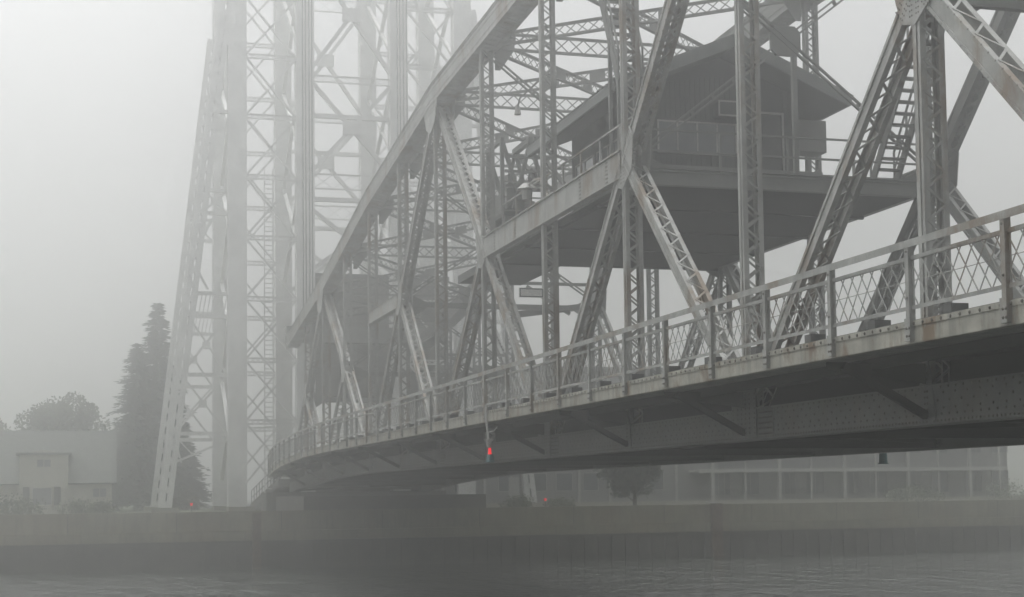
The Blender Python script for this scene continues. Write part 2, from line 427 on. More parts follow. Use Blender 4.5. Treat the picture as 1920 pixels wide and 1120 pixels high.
# ---- middle platform and its girders
PZ = 11.25
for xx, nm in ((XN-.02, 1), (XF, 0)):
    mb = MB()
    mb.box(xx, Yn(2)+.25, 11.06, xx+.03, Yn(4)-.25, 11.82)
    mb.box(xx-.05, Yn(2)+.2, 11.79, xx+.2, Yn(4)-.2, 11.83); mb.box(xx-.05, Yn(2)+.2, 11.05, xx+.2, Yn(4)-.2, 11.09)
    for yy in (Yn(2)+1.3, Yn(2)+3.6, Yn(3)+3.0, Yn(3)+5.6):
        for g in (-.05, .05):
            for i in range(6): mb.rivet((xx, yy+g, 11.16+i*.11), -XV, .022, .016)
    mb.build('platform_girder', STEEL, span)
mb = MB()
mb.box(XNf+.1, Yn(2)-.12, PZ-.07, XF-.1, Yn(4)+.1, PZ)
mb.build('platform_floor', DARKM, span)
mb = MB()
for i in range(10):
    x = XNf+.5+i*.9; mb.box(x-.05, Yn(2), PZ-.24, x+.05, Yn(4), PZ-.075)
for n in (2, 2.5, 3, 3.5, 4):
    mb.box(XNf+.05, Yn(n)-.06, PZ-.34, XF-.05, Yn(n)+.06, PZ-.245)
mb.build('platform_joists', UNDER, span)
mb = MB(); y = Yn(2)-.2
mb.box(XNf+.15, y-.03, 10.86, XF-.3, y, 11.2); mb.box(XNf+.15, y-.09, 11.2, XF-.3, y+.08, 11.23); mb.box(XNf+.15, y-.09, 10.83, XF-.3, y+.08, 10.86)
mb.build('platform_edge_beam', STEEL2, span)
mb = MB(); mb.box(XNf+.2, Yn(2), PZ-.30, XF-.3, Yn(4), PZ-.26); mb.build('platform_soffit', UNDER, span)
# platform handrails
def handrail(pts, name='platform_handrail', hh=1.12, m=STEEL2, step=1.8, parent=span):
    mb = MB()
    for a, b in zip(pts, pts[1:]):
        a, b = Vector(a), Vector(b); L = (b-a).length; k = max(1, round(L/step))
        for i in range(k+1):
            p_ = a.lerp(b, i/k); mb.bar(p_, p_+ZV*hh, .06, .06, XV)
        for h_ in (.08, .55, hh): mb.bar(a+ZV*h_, b+ZV*h_, .05, .06 if h_ > .1 else .12, ZV)
    return mb.build(name, m, parent)
handrail([(XNf+.3, Yn(2)-.1, PZ), (XF-.4, Yn(2)-.1, PZ)])
handrail([(XNf+.25, Yn(2)+.3, PZ+.5), (XNf+.25, Yn(4)-.3, PZ+.5)], hh=1.25, m=STEEL)
# stub beam past the sixth node
mb = MB(); za = mid_z(6); mb.box(XN, Yn(6)+.4, za-.35, XN+.03, Yn(7), za+.25); mb.box(XN-.04, Yn(6)+.4, za+.22, XN+.3, Yn(7), za+.26); mb.box(XN-.04, Yn(6)+.4, za-.36, XN+.3, Yn(7), za-.33)
mb.build('stub_beam', STEEL, span)

# ---- floor system and deck
for n in range(-5, 11):
    mb = MB(); y0, y1 = Yn(n), Yn(n+1); za, zb = zo(y0), zo(y1); NS = 3
    for i in range(NS):
        ya, yb = y0+U*i/NS, y0+U*(i+1)/NS; a, b = zo(ya), zo(yb)
        mb.poly([(XNf+.15, ya, 4.90+a), (XF-.15, ya, 4.90+a), (XF-.15, yb, 4.90+b), (XNf+.15, yb, 4.90+b)], ZV, .12)
    mb.build('roadway_slab', ROAD, span)
    mb = MB()
    for k in range(9):
        x = XNf+.6+k*.98
        for i in range(NS):
            ya, yb = y0+U*i/NS, y0+U*(i+1)/NS
            mb.bar((x, ya, 4.55+zo(ya)), (x, yb, 4.55+zo(yb)), .04, .5, XV); mb.bar((x, ya, 4.3+zo(ya)), (x, yb, 4.3+zo(yb)), .2, .03, XV)
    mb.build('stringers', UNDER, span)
    mb = MB(); a = za
    mb.box(XNf, y0-.02, 3.82+a, XF, y0+.02, 4.80+a); mb.box(XNf, y0-.15, 3.79+a, XF, y0+.15, 3.82+a)
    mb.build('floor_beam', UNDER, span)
    mb = MB()
    for xa, xb in ((XNf, XF), (XF, XNf)):
        mb.bar((xa, y0, 3.95+za), (xb, y1, 3.95+zb), .12, .12, ZV)
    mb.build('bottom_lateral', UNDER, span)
    # sidewalk bracket under the footway
    mb = MB(); x_ = 12.05+xo(y0)
    mb.bar((x_+.35, y0-.1, 4.74+a), (XN-.03, y0, 3.9+a), .12, .13, YV)
    mb.poly([(x_+.1, y0, 4.80+a), (XN-.02, y0, 4.80+a), (XN-.02, y0, 4.45+a), (x_+.1, y0, 4.68+a)], YV, .03)
    mb.build('sidewalk_bracket', UNDER, span)
    mb = MB()
    for i in range(NS):
        ya, yb = y0+U*i/NS, y0+U*(i+1)/NS; a, b = zo(ya), zo(yb)
        xa, xb = 12.08+xo(ya), 12.08+xo(yb)
        mb.poly([(xa, ya, 4.93+a), (XN-.1, ya, 4.93+a), (XN-.1, yb, 4.93+b), (xb, yb, 4.93+b)], ZV, .1)
    mb.build('sidewalk_slab', DECK, span)
    for xx in (XNf-.06, XNf+.12, XF-.12, XFf+.2, 13.0):            # edge stringers closing the deck above both girders
        mb = MB()
        for i in range(NS):
            ya, yb = y0+U*i/NS, y0+U*(i+1)/NS; a, b = zo(ya), zo(yb)
            mb.poly([(xx, ya, (4.36 if xx != 13.0 else 4.68)+a), (xx, yb, (4.36 if xx != 13.0 else 4.68)+b), (xx, yb, 4.87+b), (xx, ya, 4.87+a)], XV, .03)
        mb.build('edge_stringer', UNDER, span)
    for kk in range(3):
        mb = MB()
        for i in range(NS):
            ya, yb = y0+U*i/NS, y0+U*(i+1)/NS; a, b = zo(ya), zo(yb)
            if kk == 0: mb.poly([(XN-.13, ya, 4.86+a), (XNf+.16, ya, 4.86+a), (XNf+.16, yb, 4.86+b), (XN-.13, yb, 4.86+b)], ZV, .03)
            elif kk == 1: mb.poly([(XF-.16, ya, 4.86+a), (XFf+.28, ya, 4.86+a), (XFf+.28, yb, 4.86+b), (XF-.16, yb, 4.86+b)], ZV, .03)
            else: mb.bar((XFf+.3, ya, 4.98+a), (XFf+.3, yb, 4.98+b), .04, .3, XV)
        mb.build('edge_plate', UNDER, span)
    mb = MB()
    for i in range(NS):
        ya, yb = y0+U*i/NS, y0+U*(i+1)/NS; a, b = zo(ya), zo(yb)
        xa, xb = 12.02+xo(ya), 12.02+xo(yb)
        mb.poly([(xa, ya, 4.83+a), (xb, yb, 4.83+b), (xb, yb, 5.10+b), (xa, ya, 5.10+a)], XV, .03)
        mb.poly([(xa-.02, ya, 5.075+a), (xb-.02, yb, 5.075+b), (xb-.02, yb, 5.16+b), (xa-.02, ya, 5.16+a)], XV, .02)
        mb.bar((xa+.06, ya, 4.83+a), (xb+.06, yb, 4.83+b), .12, .02, XV)
        k = 10
        for j in range(k):
            t = (j+.5)/k; mb.rivet((xa+(xb-xa)*t-.03, ya+(yb-ya)*t, 5.115+a+(b-a)*t), -XV, .022, .018)
    mb.build('fascia_beam', FASC, span)
    mb = MB()                                                   # low kerb rail beside the road, with its blocks
    mb.bar((XN-.35, y0, 5.26+za), (XN-.35, y1, 5.26+zb), .12, .5, XV)
    for i in range(3):
        yy = y0+1.1+i*2.45; mb.box(XN-.42, yy-.13, 5.505+zo(yy), XN-.1, yy+.13, 5.66+zo(yy))
    mb.build('kerb_beam', DARKM, span)

# ---- lifting cables at the far end of the span
for x in (15.15, 15.35, 15.6, 15.8, 21.9, 22.1, 22.35, 22.6):
    mb = MB(); mb.cyl((x, 104.6, 14.2), (x, 104.6, 60), .045, n=6); mb.build('lifting_cable', STEEL2, span)
mb = MB(); mb.box(13.9, 104.0, 13.2, 23.9, 104.9, 14.3); mb.build('lifting_girder', STEEL2, span)

# ------------------------------------------------------------------ pedestrian railing
rail = empty('sidewalk_railing', (12.0, Yn(3), 5.0), 'grey steel handrail with criss-cross lattice panels along the near edge of the bridge footway', 'railing')
PY = [22.5-2.45*13 + 2.45*i for i in range(47)]
PY = [y for y in PY if y < 105]
for i, y in enumerate(PY):
    z = zo(y); x = 12.0+xo(y); mb = MB()
    for g in (-1, 1): mb.bar((x-.01, y+g*.045, 4.86+z), (x-.01, y+g*.045, 6.34+z), .09, .015, XV)
    mb.bar((x-.06, y, 4.86+z), (x-.06, y, 6.34+z), .016, .10, XV)
    if i < 30:
        for zz, g in ((4.93, .035), (5.05, .035), (4.93, -.035), (5.05, -.035), (5.5, 0), (6.2, 0)):
            mb.rivet((x-.068, y+g, zz+z), -XV, .018, .016)
        mb.box(x-.065, y+.055, 4.86+z, x-.02, y+.11, 5.2+z)
    mb.build('rail_post', STEEL, rail)
for y, y2 in zip(PY, PY[1:]):
    z, z2 = zo(y), zo(y2); x, x2 = 12.0+xo(y), 12.0+xo(y2)
    a, b = Vector((x, y+.055, z)), Vector((x2, y2-.055, z2)); dY = b-a
    mb = MB()
    a_, b_ = Vector((x-.071, y-.001, z)), Vector((x2-.071, y2+.001, z2)); mb.bar(a_+ZV*6.305, b_+ZV*6.305, .012, .10, XV); mb.bar(a_+Vector((.05, 0, 6.361)), b_+Vector((.05, 0, 6.361)), .11, .012, XV)
    mb.build('top_rail', STEEL, rail)
    mb = MB()
    for zz in (5.36, 6.09):
        mb.bar(a+ZV*zz, b+ZV*zz, .045, .045, XV); 
        mb.bar(a+Vector((-.02, 0, zz+(.012 if zz > 6 else -.012))), b+Vector((-.02, 0, zz+(.012 if zz > 6 else -.012))), .012, .05, XV)
    for t in (0.01, .99): p_ = a.lerp(b, t); mb.bar(p_+ZV*5.36, p_+ZV*6.09, .02, .025, XV)
    s_ = 2.31/7.5; hh = .70; dx = .5
    for sg, off in ((1, -.008), (-1, .008)):
        k = -4
        while k < 12:
            # segment from t0 at bottom to t0+sg*dx at top, clipped to the panel
            u0 = k*s_; u1 = u0+sg*dx; lo, hi = 0.0, 1.0
            for lim, sign in ((0.02, 1), (2.29, -1)):
                f0 = (u0-lim)*sign; f1 = (u1-lim)*sign
                if f0 < 0 and f1 < 0: lo = 2; break
                if f0 < 0: lo = max(lo, f0/(f0-f1))
                if f1 < 0: hi = min(hi, f0/(f0-f1))
            if lo < hi-.02:
                pa = a + dY*((u0+(u1-u0)*lo)/2.31) + ZV*(5.375+hh*lo); pb = a + dY*((u0+(u1-u0)*hi)/2.31) + ZV*(5.375+hh*hi)
                mb.bar(pa+XV*off, pb+XV*off, .009, .02, XV)
            k += 1
    mb.cyl(a+ZV*5.765+XV*.03, b+ZV*5.765+XV*.03, .006, n=5)
    mb.build('lattice_panel', STEEL, rail)

# ------------------------------------------------------------------ operator's cabin on the platform
cabin = empty('operator_house', (XC, Yn(3), PZ), "dark sided bridge operator's cabin with low pitched metal roof on the mid-height platform", 'cabin')
cx0, cx1, cy0, cy1 = 16.5, 21.35, 42.2, 49.3; ez, rz = 14.62, 16.15
wt = 14.0
mb = MB(); W0, W1 = 12.85, 13.85
mb.box(cx0, cy0, PZ+.003, 20.15, cy0+.12, W0); mb.box(20.92, cy0, PZ+.003, cx1, cy0+.12, W0); mb.box(20.15, cy0, PZ+.003, 20.92, cy0+.12, 12.2)
mb.box(cx0, cy0, W1, 20.15, cy0+.12, 14.9); mb.box(20.92, cy0, W1, cx1, cy0+.12, 14.9); mb.box(20.15, cy0, 14.22, 20.92, cy0+.12, 14.9)
for xa, xb in ((cx0, cx0+.3), (19.4, 20.15), (20.92, cx1)): mb.box(xa, cy0, W0, xb, cy0+.12, W1)
mb.poly([(cx0, cy0+.06, 14.9), (cx1, cy0+.06, 14.9), (XC, cy0+.06, 15.9)], YV, .12)
for xx in (cx0, cx1-.12):
    mb.box(xx, cy0+.121, PZ+.003, xx+.12, cy1, W0); mb.box(xx, cy0+.121, W1, xx+.12, cy1, 15.0)
    for yy in (cy0+.121, 44.4, 46.8, cy1-.3): mb.box(xx, yy, W0, xx+.12, yy+.3, W1)
mb.box(cx0, cy1+.001, PZ+.003, cx1, cy1+.12, 14.9)
for i in range(30):
    x = cx0+.08+i*.163
    if not 20.0 < x < 20.98: mb.box(x, cy0-.018, PZ+.01, x+.03, cy0-.001, W0-.05); mb.box(x, cy0-.018, W1+.1, x+.03, cy0-.001, 14.9+.38*(1-abs(x-XC)/2.45))
mb.build('wall', WALLC, cabin)
mb = MB(); mb.box(cx0+.125, cy0+.125, 12.15, cx1-.125, cy1, 12.2); mb.build('floor', DARKM, cabin)
ov = 1.15; fy = cy0-1.15; by = cy1+.75; ex0, ex1 = 15.05, 22.7
for s_, xe in ((-1, ex0), (1, ex1)):
    mb = MB()
    mb.poly([(XC, fy, rz+.06), (xe, fy, ez), (xe, by, ez), (XC, by, rz+.06)], (-.0+s_*-.37, 0, .93), .07)
    k = 44
    for i in range(k):                                          # standing ribs of the metal sheet
        yy = fy+(by-fy)*(i+.5)/k
        mb.bar((XC, yy, rz+.12), (xe-s_*-.02, yy, ez+.06), .06, .045, YV)
    mb.build('roof', ROOFC, cabin)
    mb = MB()
    mb.bar((XC, fy-.02, rz-.06), (xe, fy-.02, ez-.14), .05, .36, YV)
    mb.box(min(xe, xe-s_*.05), fy, ez-.28, max(xe, xe-s_*.05), by, ez-.03)
    mb.build('fascia_board', ROOFC, cabin)
mb = MB(); 
for s_, xe in ((-1, ex0+.1), (1, ex1-.1)):
    mb.poly([(XC, fy, rz-.24), (xe, fy, ez-.26), (xe, by, ez-.26), (XC, by, rz-.24)], (s_*-.37, 0, .93), .03)
mb.build('soffit', WALLC, cabin)
def window(parent, axis, a0, a1, z0, z1, c, nm=2, m=TRIM, g=GLASSD, out=-1):
    mb = MB(); t = .05
    def bx(a, b, za, zb, d0, d1):
        lo, hi = sorted((c+out*d0, c+out*d1))
        if axis == 'x': mb.box(a, lo, za, b, hi, zb)
        else: mb.box(lo, a, za, hi, b, zb)
    bx(a0, a1, z0, z0+t, 0, .05); bx(a0, a1, z1-t, z1, 0, .05); bx(a0, a0+t, z0+t, z1-t, 0, .05); bx(a1-t, a1, z0+t, z1-t, 0, .05)
    for i in range(1, nm):
        x = a0+(a1-a0)*i/nm; bx(x-t/2, x+t/2, z0+t, z1-t, 0, .045)
    fr = mb.build('window', m, parent)
    mb = MB(); bx(a0+.01, a1-.01, z0+.01, z1-.01, .005, .02); mb.build('pane', g, fr)
window(cabin, 'x', 16.8, 19.4, W0, W1, cy0+.02, 4)
for xx, o_ in ((cx0+.02, -1), (cx1-.02, 1)):
    for ya, yb in ((42.65, 44.4), (44.7, 46.8), (47.1, 49.0)): window(cabin, 'y', ya, yb, W0, W1, xx, 2, out=o_)
mb = MB(); mb.box(20.16, cy0+.02, 12.21, 20.91, cy0+.08, 14.2); mb.box(20.27, cy0-.0, 13.3, 20.8, cy0+.019, 14.0); dr = mb.build('door', DARKM, cabin)
mb = MB(); mb.box(20.09, cy0-.04, 12.2, 20.15, cy0-.001, 14.22); mb.box(20.92, cy0-.04, 12.2, 20.98, cy0-.001, 14.22); mb.box(20.09, cy0-.04, 14.22, 20.98, cy0-.001, 14.28); mb.build('door_frame', TRIM, dr)
mb = MB(); mb.box(18.62, cy0-.5, 13.98, 19.24, cy0-.02, 14.4); ac = mb.build('air_conditioner', DARKM, cabin)
mb = MB(); y = cy0-.52
mb.box(18.59, y, 13.95, 19.27, y+.019, 14.0); mb.box(18.59, y, 14.38, 19.27, y+.019, 14.43); mb.box(18.59, y, 14.0, 18.64, y+.019, 14.38); mb.box(19.22, y, 14.0, 19.27, y+.019, 14.38)
mb.build('frame', TRIM, ac)
mb = MB(); mb.box(21.6, cy0+.3, 13.2, 22.6, cy0+1.0, 14.2); mb.build('equipment_box', STEEL2, cabin)
mb = MB(); mb.box(16.2, cy0-1.3, 12.12, 21.6, cy0-.02, 12.19)
for x in (16.4, 18.2, 19.9, 21.4): mb.box(x-.05, cy0-1.2, PZ+.003, x+.05, cy0-1.1, 12.12)
mb.build('porch_floor', STEEL2, cabin)

# ------------------------------------------------------------------ stairs
def stair(name, x0, x1, foot, head, label, m=STEEL2, nst=16):
    """foot/head are (y,z); treads span x0..x1"""
    e = empty(name, ((x0+x1)/2, foot[0], foot[1]), label, 'stairs', None)
    for x in (x0, x1):
        mb = MB(); mb.bar((x, foot[0], foot[1]), (x, head[0], head[1]), .05, .28, XV); mb.build('stringer', m, e)
        mb = MB(); u_ = ZV*1.0
        mb.bar(Vector((x, *foot))+u_, Vector((x, *head))+u_, .05, .05, XV); mb.bar(Vector((x, *foot))+u_*.5, Vector((x, *head))+u_*.5, .03, .04, XV)
        for i in range(5):
            t = i/4; p_ = Vector((x, foot[0]+(head[0]-foot[0])*t, foot[1]+(head[1]-foot[1])*t)); mb.bar(p_, p_+u_, .05, .05, XV)
        mb.build('handrail', m, e)
    for i in range(nst):
        t = (i+.5)/nst; y = foot[0]+(head[0]-foot[0])*t; z = foot[1]+(head[1]-foot[1])*t
        mb = MB(); mb.box(x0+.03, y-.13, z-.02, x1-.03, y+.13, z+.02); mb.build('tread', m, e)
    return e
st1 = stair('platform_stair', 21.75, 22.5, (38.3, PZ+.02), (35.4, 15.4), 'steep steel open-tread stair rising from the right hand corner of the mid-height platform', nst=15)
st2 = stair('roof_access_stair', 15.0, 15.75, (40.6, 14.5), (42.6, 18.6), 'steep open-tread stair climbing to the top chord beside the cabin roof', nst=14)
mb = MB()
for x, y in ((15.0, 41.3), (15.75, 41.3), (15.0, 40.6), (15.75, 40.6)): mb.bar((x, y, PZ), (x, y, 14.5+(y-40.6)*2.05), .1, .1, XV)
mb.build('support_post', STEEL2, st2)

# machinery stand at the far end of the platform
ms = empty('machinery_stand', (16.0, 54, 11.7), 'cluttered steel machinery stand with sheave frame beyond the far end of the cabin platform', 'machinery')
mb = MB(); mb.box(15.1, 53.2, 12.85, 16.8, 55.6, 13.0); mb.build('deck_plate', DARKM, ms)
for x in (15.2, 16.7):
    for y in (53.3, 55.5):
        mb = MB(); mb.bar((x, y, Yn(0)*0+11.3), (x, y, 12.85), .12, .12, XV); mb.build('leg', STEEL2, ms)
mb = MB(); mb.box(15.3, 53.5, 13.0, 16.0, 55.2, 13.9); mb.box(16.05, 53.6, 13.0, 16.4, 55.0, 13.5); mb.box(15.45, 53.9, 13.9, 15.8, 54.8, 14.5); mb.build('motor_housing', STEEL2, ms)
mb = MB(); mb.cyl((16.4, 54, 14.4), (16.9, 54, 14.4), .45, n=18); mb.cyl((16.35, 54, 14.4), (16.95, 54, 14.4), .12, n=10); mb.build('sheave_wheel', DARKM, ms)
mb = MB()
for y in (53.4, 55.4):
    for a, b in (((16.2, y, 15.75), (17.25, y-.9, 13.9)), ((16.2, y, 15.75), (15.5, y, 13.0)), ((15.1, y, 15.7), (15.75, y, 13.6)), ((15.1, y, 15.7), (15.1, y, 13.0)), ((16.2, y, 15.75), (16.9, y, 13.0))):
        mb.bar(a, b, .12, .14, YV)
mb.bar((16.2, 53.3, 15.75), (16.2, 55.5, 15.75), .2, .2, ZV); mb.bar((15.1, 53.3, 15.7), (15.1, 55.5, 15.7), .15, .15, ZV)
for z in (14.0, 14.55, 15.1): mb.bar((15.2, 53.4, z), (17.0, 53.4, z), .08, .1, YV)
mb.build('sheave_frame', STEEL2, ms)
handrail([(15.1, 53.25, 13.0), (16.8, 53.25, 13.0)], 'handrail', parent=ms, step=.8)
mb = MB(); mb.box(XNf+.1, Yn(4)+.1, 11.0, 17.2, Yn(5)-1.5, 11.3); mb.build('catwalk', DARKM, ms)

# ------------------------------------------------------------------ lamps and signs on the span
lm = empty('hooded_work_lamp', (14.3, 45.1, 12.1), 'pale hooded lamp on a curved arm beside the slender post left of the cabin', 'lamp')
mb = MB(); pts = [(14.35, 45.3, 11.9), (14.35, 46.2, 12.75), (14.35, 46.9, 12.85), (14.35, 47.6, 12.8)]
for a, b in zip(pts, pts[1:]): mb.cyl(a, b, .045, n=7)
mb.build('arm', STEEL, lm)
mb = MB(); mb.cyl((14.35, 47.75, 12.7), (14.35, 47.75, 12.9), .36, .14, n=16); mb.build('hood', TRIM, lm)
mb = MB(); mb.cyl((14.35, 47.75, 12.35), (14.35, 47.75, 12.7), .16, .19, n=12); mb.build('lens', TRIM, lm)
l2 = empty('cap_lamp', (14.3, 48.9, 15.5), 'small shaded floodlight hanging above the machinery among the lattice struts', 'lamp')
mb = MB(); mb.cyl((14.4, 48.9, 15.5), (14.4, 48.9, 15.8), .12, .07, n=10); mb.build('head', TRIM, l2)
mb = MB(); mb.cyl((14.4, 48.9, 15.75), (14.4, 48.6, 16.0), .03, n=6); mb.cyl((14.4, 48.6, 16.0), (14.4, 45.3, 16.0), .03, n=6); mb.build('arm', STEEL2, l2)

sg = empty('clearance_sign', (14.0, 46.0, 9.0), 'small white rectangular sign with dark border fixed to the left side of a bridge post', 'sign')
sx0, sx1 = 13.2, 14.0
mb = MB(); mb.box(sx0, 44.92, 8.72, sx1, 44.95, 9.02); mb.build('panel', SIGNW, sg)
mb = MB()
for a_, b_, c_, d_ in ((sx0+.02, 8.735, sx1-.02, 8.765), (sx0+.02, 8.975, sx1-.02, 9.005), (sx0+.02, 8.765, sx0+.05, 8.975), (sx1-.05, 8.765, sx1-.02, 8.975)): mb.box(a_, 44.905, b_, c_, 44.919, d_)
mb.build('border', SIGND, sg)

nav = empty('red_navigation_light', (12.0, 44.3, 4.9), 'lit red navigation light hanging on a bent white pipe below the footway edge', 'navigation light')
X0 = 11.93
mb = MB(); mb.cyl((X0, 44.3, 5.35), (X0, 44.3, 4.86), .035, n=8); mb.cyl((X0, 44.3, 4.86), (X0+.06, 44.25, 4.25), .035, n=8)
mb.cyl((X0+.02, 44.28, 4.5), (X0+.18, 44.1, 4.53), .018, n=6); mb.cyl((X0+.18, 44.1, 4.53), (X0+.26, 44.0, 4.66), .018, n=6); mb.build('pipe', WHITE, nav)
mb = MB(); mb.cyl((X0+.06, 44.25, 4.22), (X0+.06, 44.25, 4.30), .10, .16, n=12); mb.cyl((X0+.05, 44.25, 4.05), (X0+.06, 44.25, 4.22), .05, .10, n=10); mb.build('bracket', WHITE, nav)
mb = MB(); mb.cyl((X0+.09, 44.25, 3.84), (X0+.09, 44.25, 4.03), .055, .04, n=14); mb.build('lens', RED, nav)
mb = MB(); mb.cyl((X0+.10, 44.25, 3.62), (X0+.10, 44.25, 3.84), .135, .10, n=14); mb.cyl((X0+.10, 44.25, 3.60), (X0+.10, 44.25, 3.62), .16, .16, n=14); mb.build('base', TEAL, nav)
nv2 = empty('unlit_navigation_light', (24.0, 42.0, 3.7), 'unlit teal navigation lamp poking out under the far bottom edge of the bridge', 'navigation light')
mb = MB(); mb.cyl((24.0, 42.0, 3.45), (24.0, 42.0, 3.75), .13, .12, n=14); mb.cyl((24, 42, 3.42), (24, 42, 3.45), .16, n=14); mb.build('housing', TEAL, nv2)
mb = MB(); mb.cyl((24.0, 42.0, 3.75), (24.0, 42.0, 4.3), .03, n=8); mb.bar((23.7, 42, 4.28), (24.05, 42, 4.28), .05, .05, ZV); mb.build('pipe', STEEL2, nv2)

# ------------------------------------------------------------------ lift tower
tower = empty('lift_tower', (XC, 112, 1.7), 'tall lattice steel lift tower fading into fog at the far end of the bridge', 'tower')
def col(x, y, z0, z1, wd=1.3, dp=1.0, nm='column', x2=None):
    mb = MB(); laced(mb, (x, y, z0), (x2 if x2 is not None else x, y, z1), wd, dp, fl=.26, th=.05, pitch_=1.0, bw=.16, double=True, cover=(1, 1) if nm == 'column' else (0, 0))
    return mb.build(nm, TOWR, tower)
FY, RY = 106.2, 118.0
cols = (10.75, 15.5, 22.25, 27.0)
for y in (FY, RY):
    for x in cols: col(x, y, 1.7, 62, 1.15, 1.0)
    for s_ in (-1, 1):
        col(XC+s_*13.0, y, 1.65, 38, .7, .9, 'inclined_leg', x2=XC+s_*8.75)
def legx(z, s_): return XC + s_*(13.0 - 4.25*(z-1.65)/36.35)
def brace(a, b, r=.22, nm='brace', solid=True):
    mb = MB()
    if solid: mb.bar(a, b, r, r, YV)
    else: lattice(mb, a, b, r, cell=r)
    return mb.build(nm, TOWR, tower)
for y in (FY, RY):
    for s_, xi in ((-1, 10.1), (1, 27.65)):
        for z in (7.0, 11.05, 15.1, 16.7, 22.3, 23.9, 29.5):
            if abs(legx(z, s_)-xi) > .5: brace((legx(z, s_), y, z), (xi, y, z), .26, 'strut')
        for z0, z1 in ((7.0, 11.05), (11.05, 15.1), (22.3, 23.9)):
            brace((legx(z0, s_), y, z0), (xi, y, z1), .14); brace((legx(z1, s_), y, z1), (xi, y, z0), .14)
            xm_ = (legx((z0+z1)/2, s_)+xi)/2; mb = MB(); mb.bar((xm_-.28, y-.05, (z0+z1)/2), (xm_+.28, y-.05, (z0+z1)/2), .5, .06, ZV); mb.build('cross_plate', TOWR, tower)
        for k in range(9):                                       # lattice in the deep strut
            t = k/9; xa = legx(15.9, s_)+(xi-legx(15.9, s_))*t; xb = legx(15.9, s_)+(xi-legx(15.9, s_))*(t+1/9)
            brace((xa, y, 15.1), (xb, y, 16.7), .07)
        brace((legx(4.9, s_), y, 4.9), (xi, y, 6.5), .13); brace((legx(7, s_), y, 6.9), (legx(7, s_)-s_*1.2, y, 5.6), .1); brace((legx(7, s_), y, 6.9), (legx(7, s_)-s_*.5, y, 5.0), .1)
        brace((legx(17.0, s_)-s_*.2, y, 18.6), (legx(17.0, s_)-s_*1.1, y, 17.0), .16); brace((legx(21.5, s_)-s_*.1, y, 20.4), (legx(21.5, s_)-s_*1.0, y, 22.1), .16)
    # outer bay between the paired columns
    for xa, xb in ((11.4, 14.85), (22.9, 26.35)):
        z = 3.5; k = 0
        while z < 60:
            z2 = z+4.3
            brace((xa-.1, y, z), (xb+.1, y, z2), .14); brace((xb+.1, y, z), (xa-.1, y, z2), .14); brace((xa-.1, y, z2), (xb+.1, y, z2), .34, 'strut', solid=False)
            z = z2
    # centre bay over the roadway
    for z, dp in ((24.9, 1.1), (23.6, .3), (32.3, .5), (41.5, 1.0), (50, .9), (59, .9)):
        brace((16.15, y, z), (21.6, y, z), dp, 'strut', solid=dp < .35)
    for z0, z1 in ((25.6, 32.0), (33.0, 41.0), (42.0, 49.5), (50.5, 58.5)):
        brace((16.05, y, z0), (21.7, y, z1), .28); brace((21.7, y, z0), (16.05, y, z1), .28)
        mb = MB(); mb.box(18.2, y-.25, (z0+z1)/2-.5, 19.55, y-.19, (z0+z1)/2+.5); mb.build('cross_plate', TOWR, tower)
    brace((16.05, y, 22.8), (21.7, y, 18.6), .28); brace((21.7, y, 22.8), (16.05, y, 18.6), .28)
    brace((16.15, y, 29.6), (21.6, y, 29.6), .3, 'strut')
# bracing between the front and rear frames
for x in cols:
    z = 4.0
    while z < 58:
        if not (x in (15.5, 22.25) and z < 18): 
            brace((x, FY+.5, z), (x, RY-.5, z+7.5), .26); brace((x, RY-.5, z), (x, FY+.5, z+7.5), .26)
        brace((x, FY+.5, z+7.5), (x, RY-.5, z+7.5), .4, 'strut')
        z += 7.5
for s_ in (-1, 1):
    for z in (7.0, 16.0, 23.0, 30.0): brace((legx(z, s_), FY, z), (legx(z, s_), RY, z), .22, 'strut')
mb = MB()                                                       # caged ladder between the columns
for x in (12.9, 13.5): mb.bar((x, FY+2, 2.5), (x, FY+2, 26), .08, .08, XV)
for i in range(68): mb.box(12.9, FY+1.95, 2.8+i*.34, 13.5, FY+2.05, 2.86+i*.34)
mb.build('ladder', TOWR, tower)
mb = MB()
for x in (5.9, 11.0, 15.6, 22.2, 26.9, 31.9):
    for y in (FY, RY): mb.box(x-.9, y-.8, 1.3, x+.9, y+.8, 1.95)
mb.build('footing', CONC, tower)

pb = empty('portal_housing', (21.3, 111.5, 9.8), 'big dark flat-bottomed block spanning the roadway between the tower columns', 'machine house')
mb = MB(); mb.box(16.3, 108.2, 9.75, 26.2, 115.8, 18.3); mb.build('body', BLOCK, pb)
mb = MB()
for z in (11.9, 14.1, 16.3): mb.box(16.25, 108.12, z, 26.25, 108.19, z+.1)
for i in range(8): mb.box(16.9+i*1.25, 108.13, 9.78, 17.0+i*1.25, 108.19, 18.25)
mb.build('stiffener', STEEL2, pb)
mb = MB(); mb.box(16.1, 108.0, 18.31, 26.4, 116, 18.6); mb.build('roof', DARKM, pb)

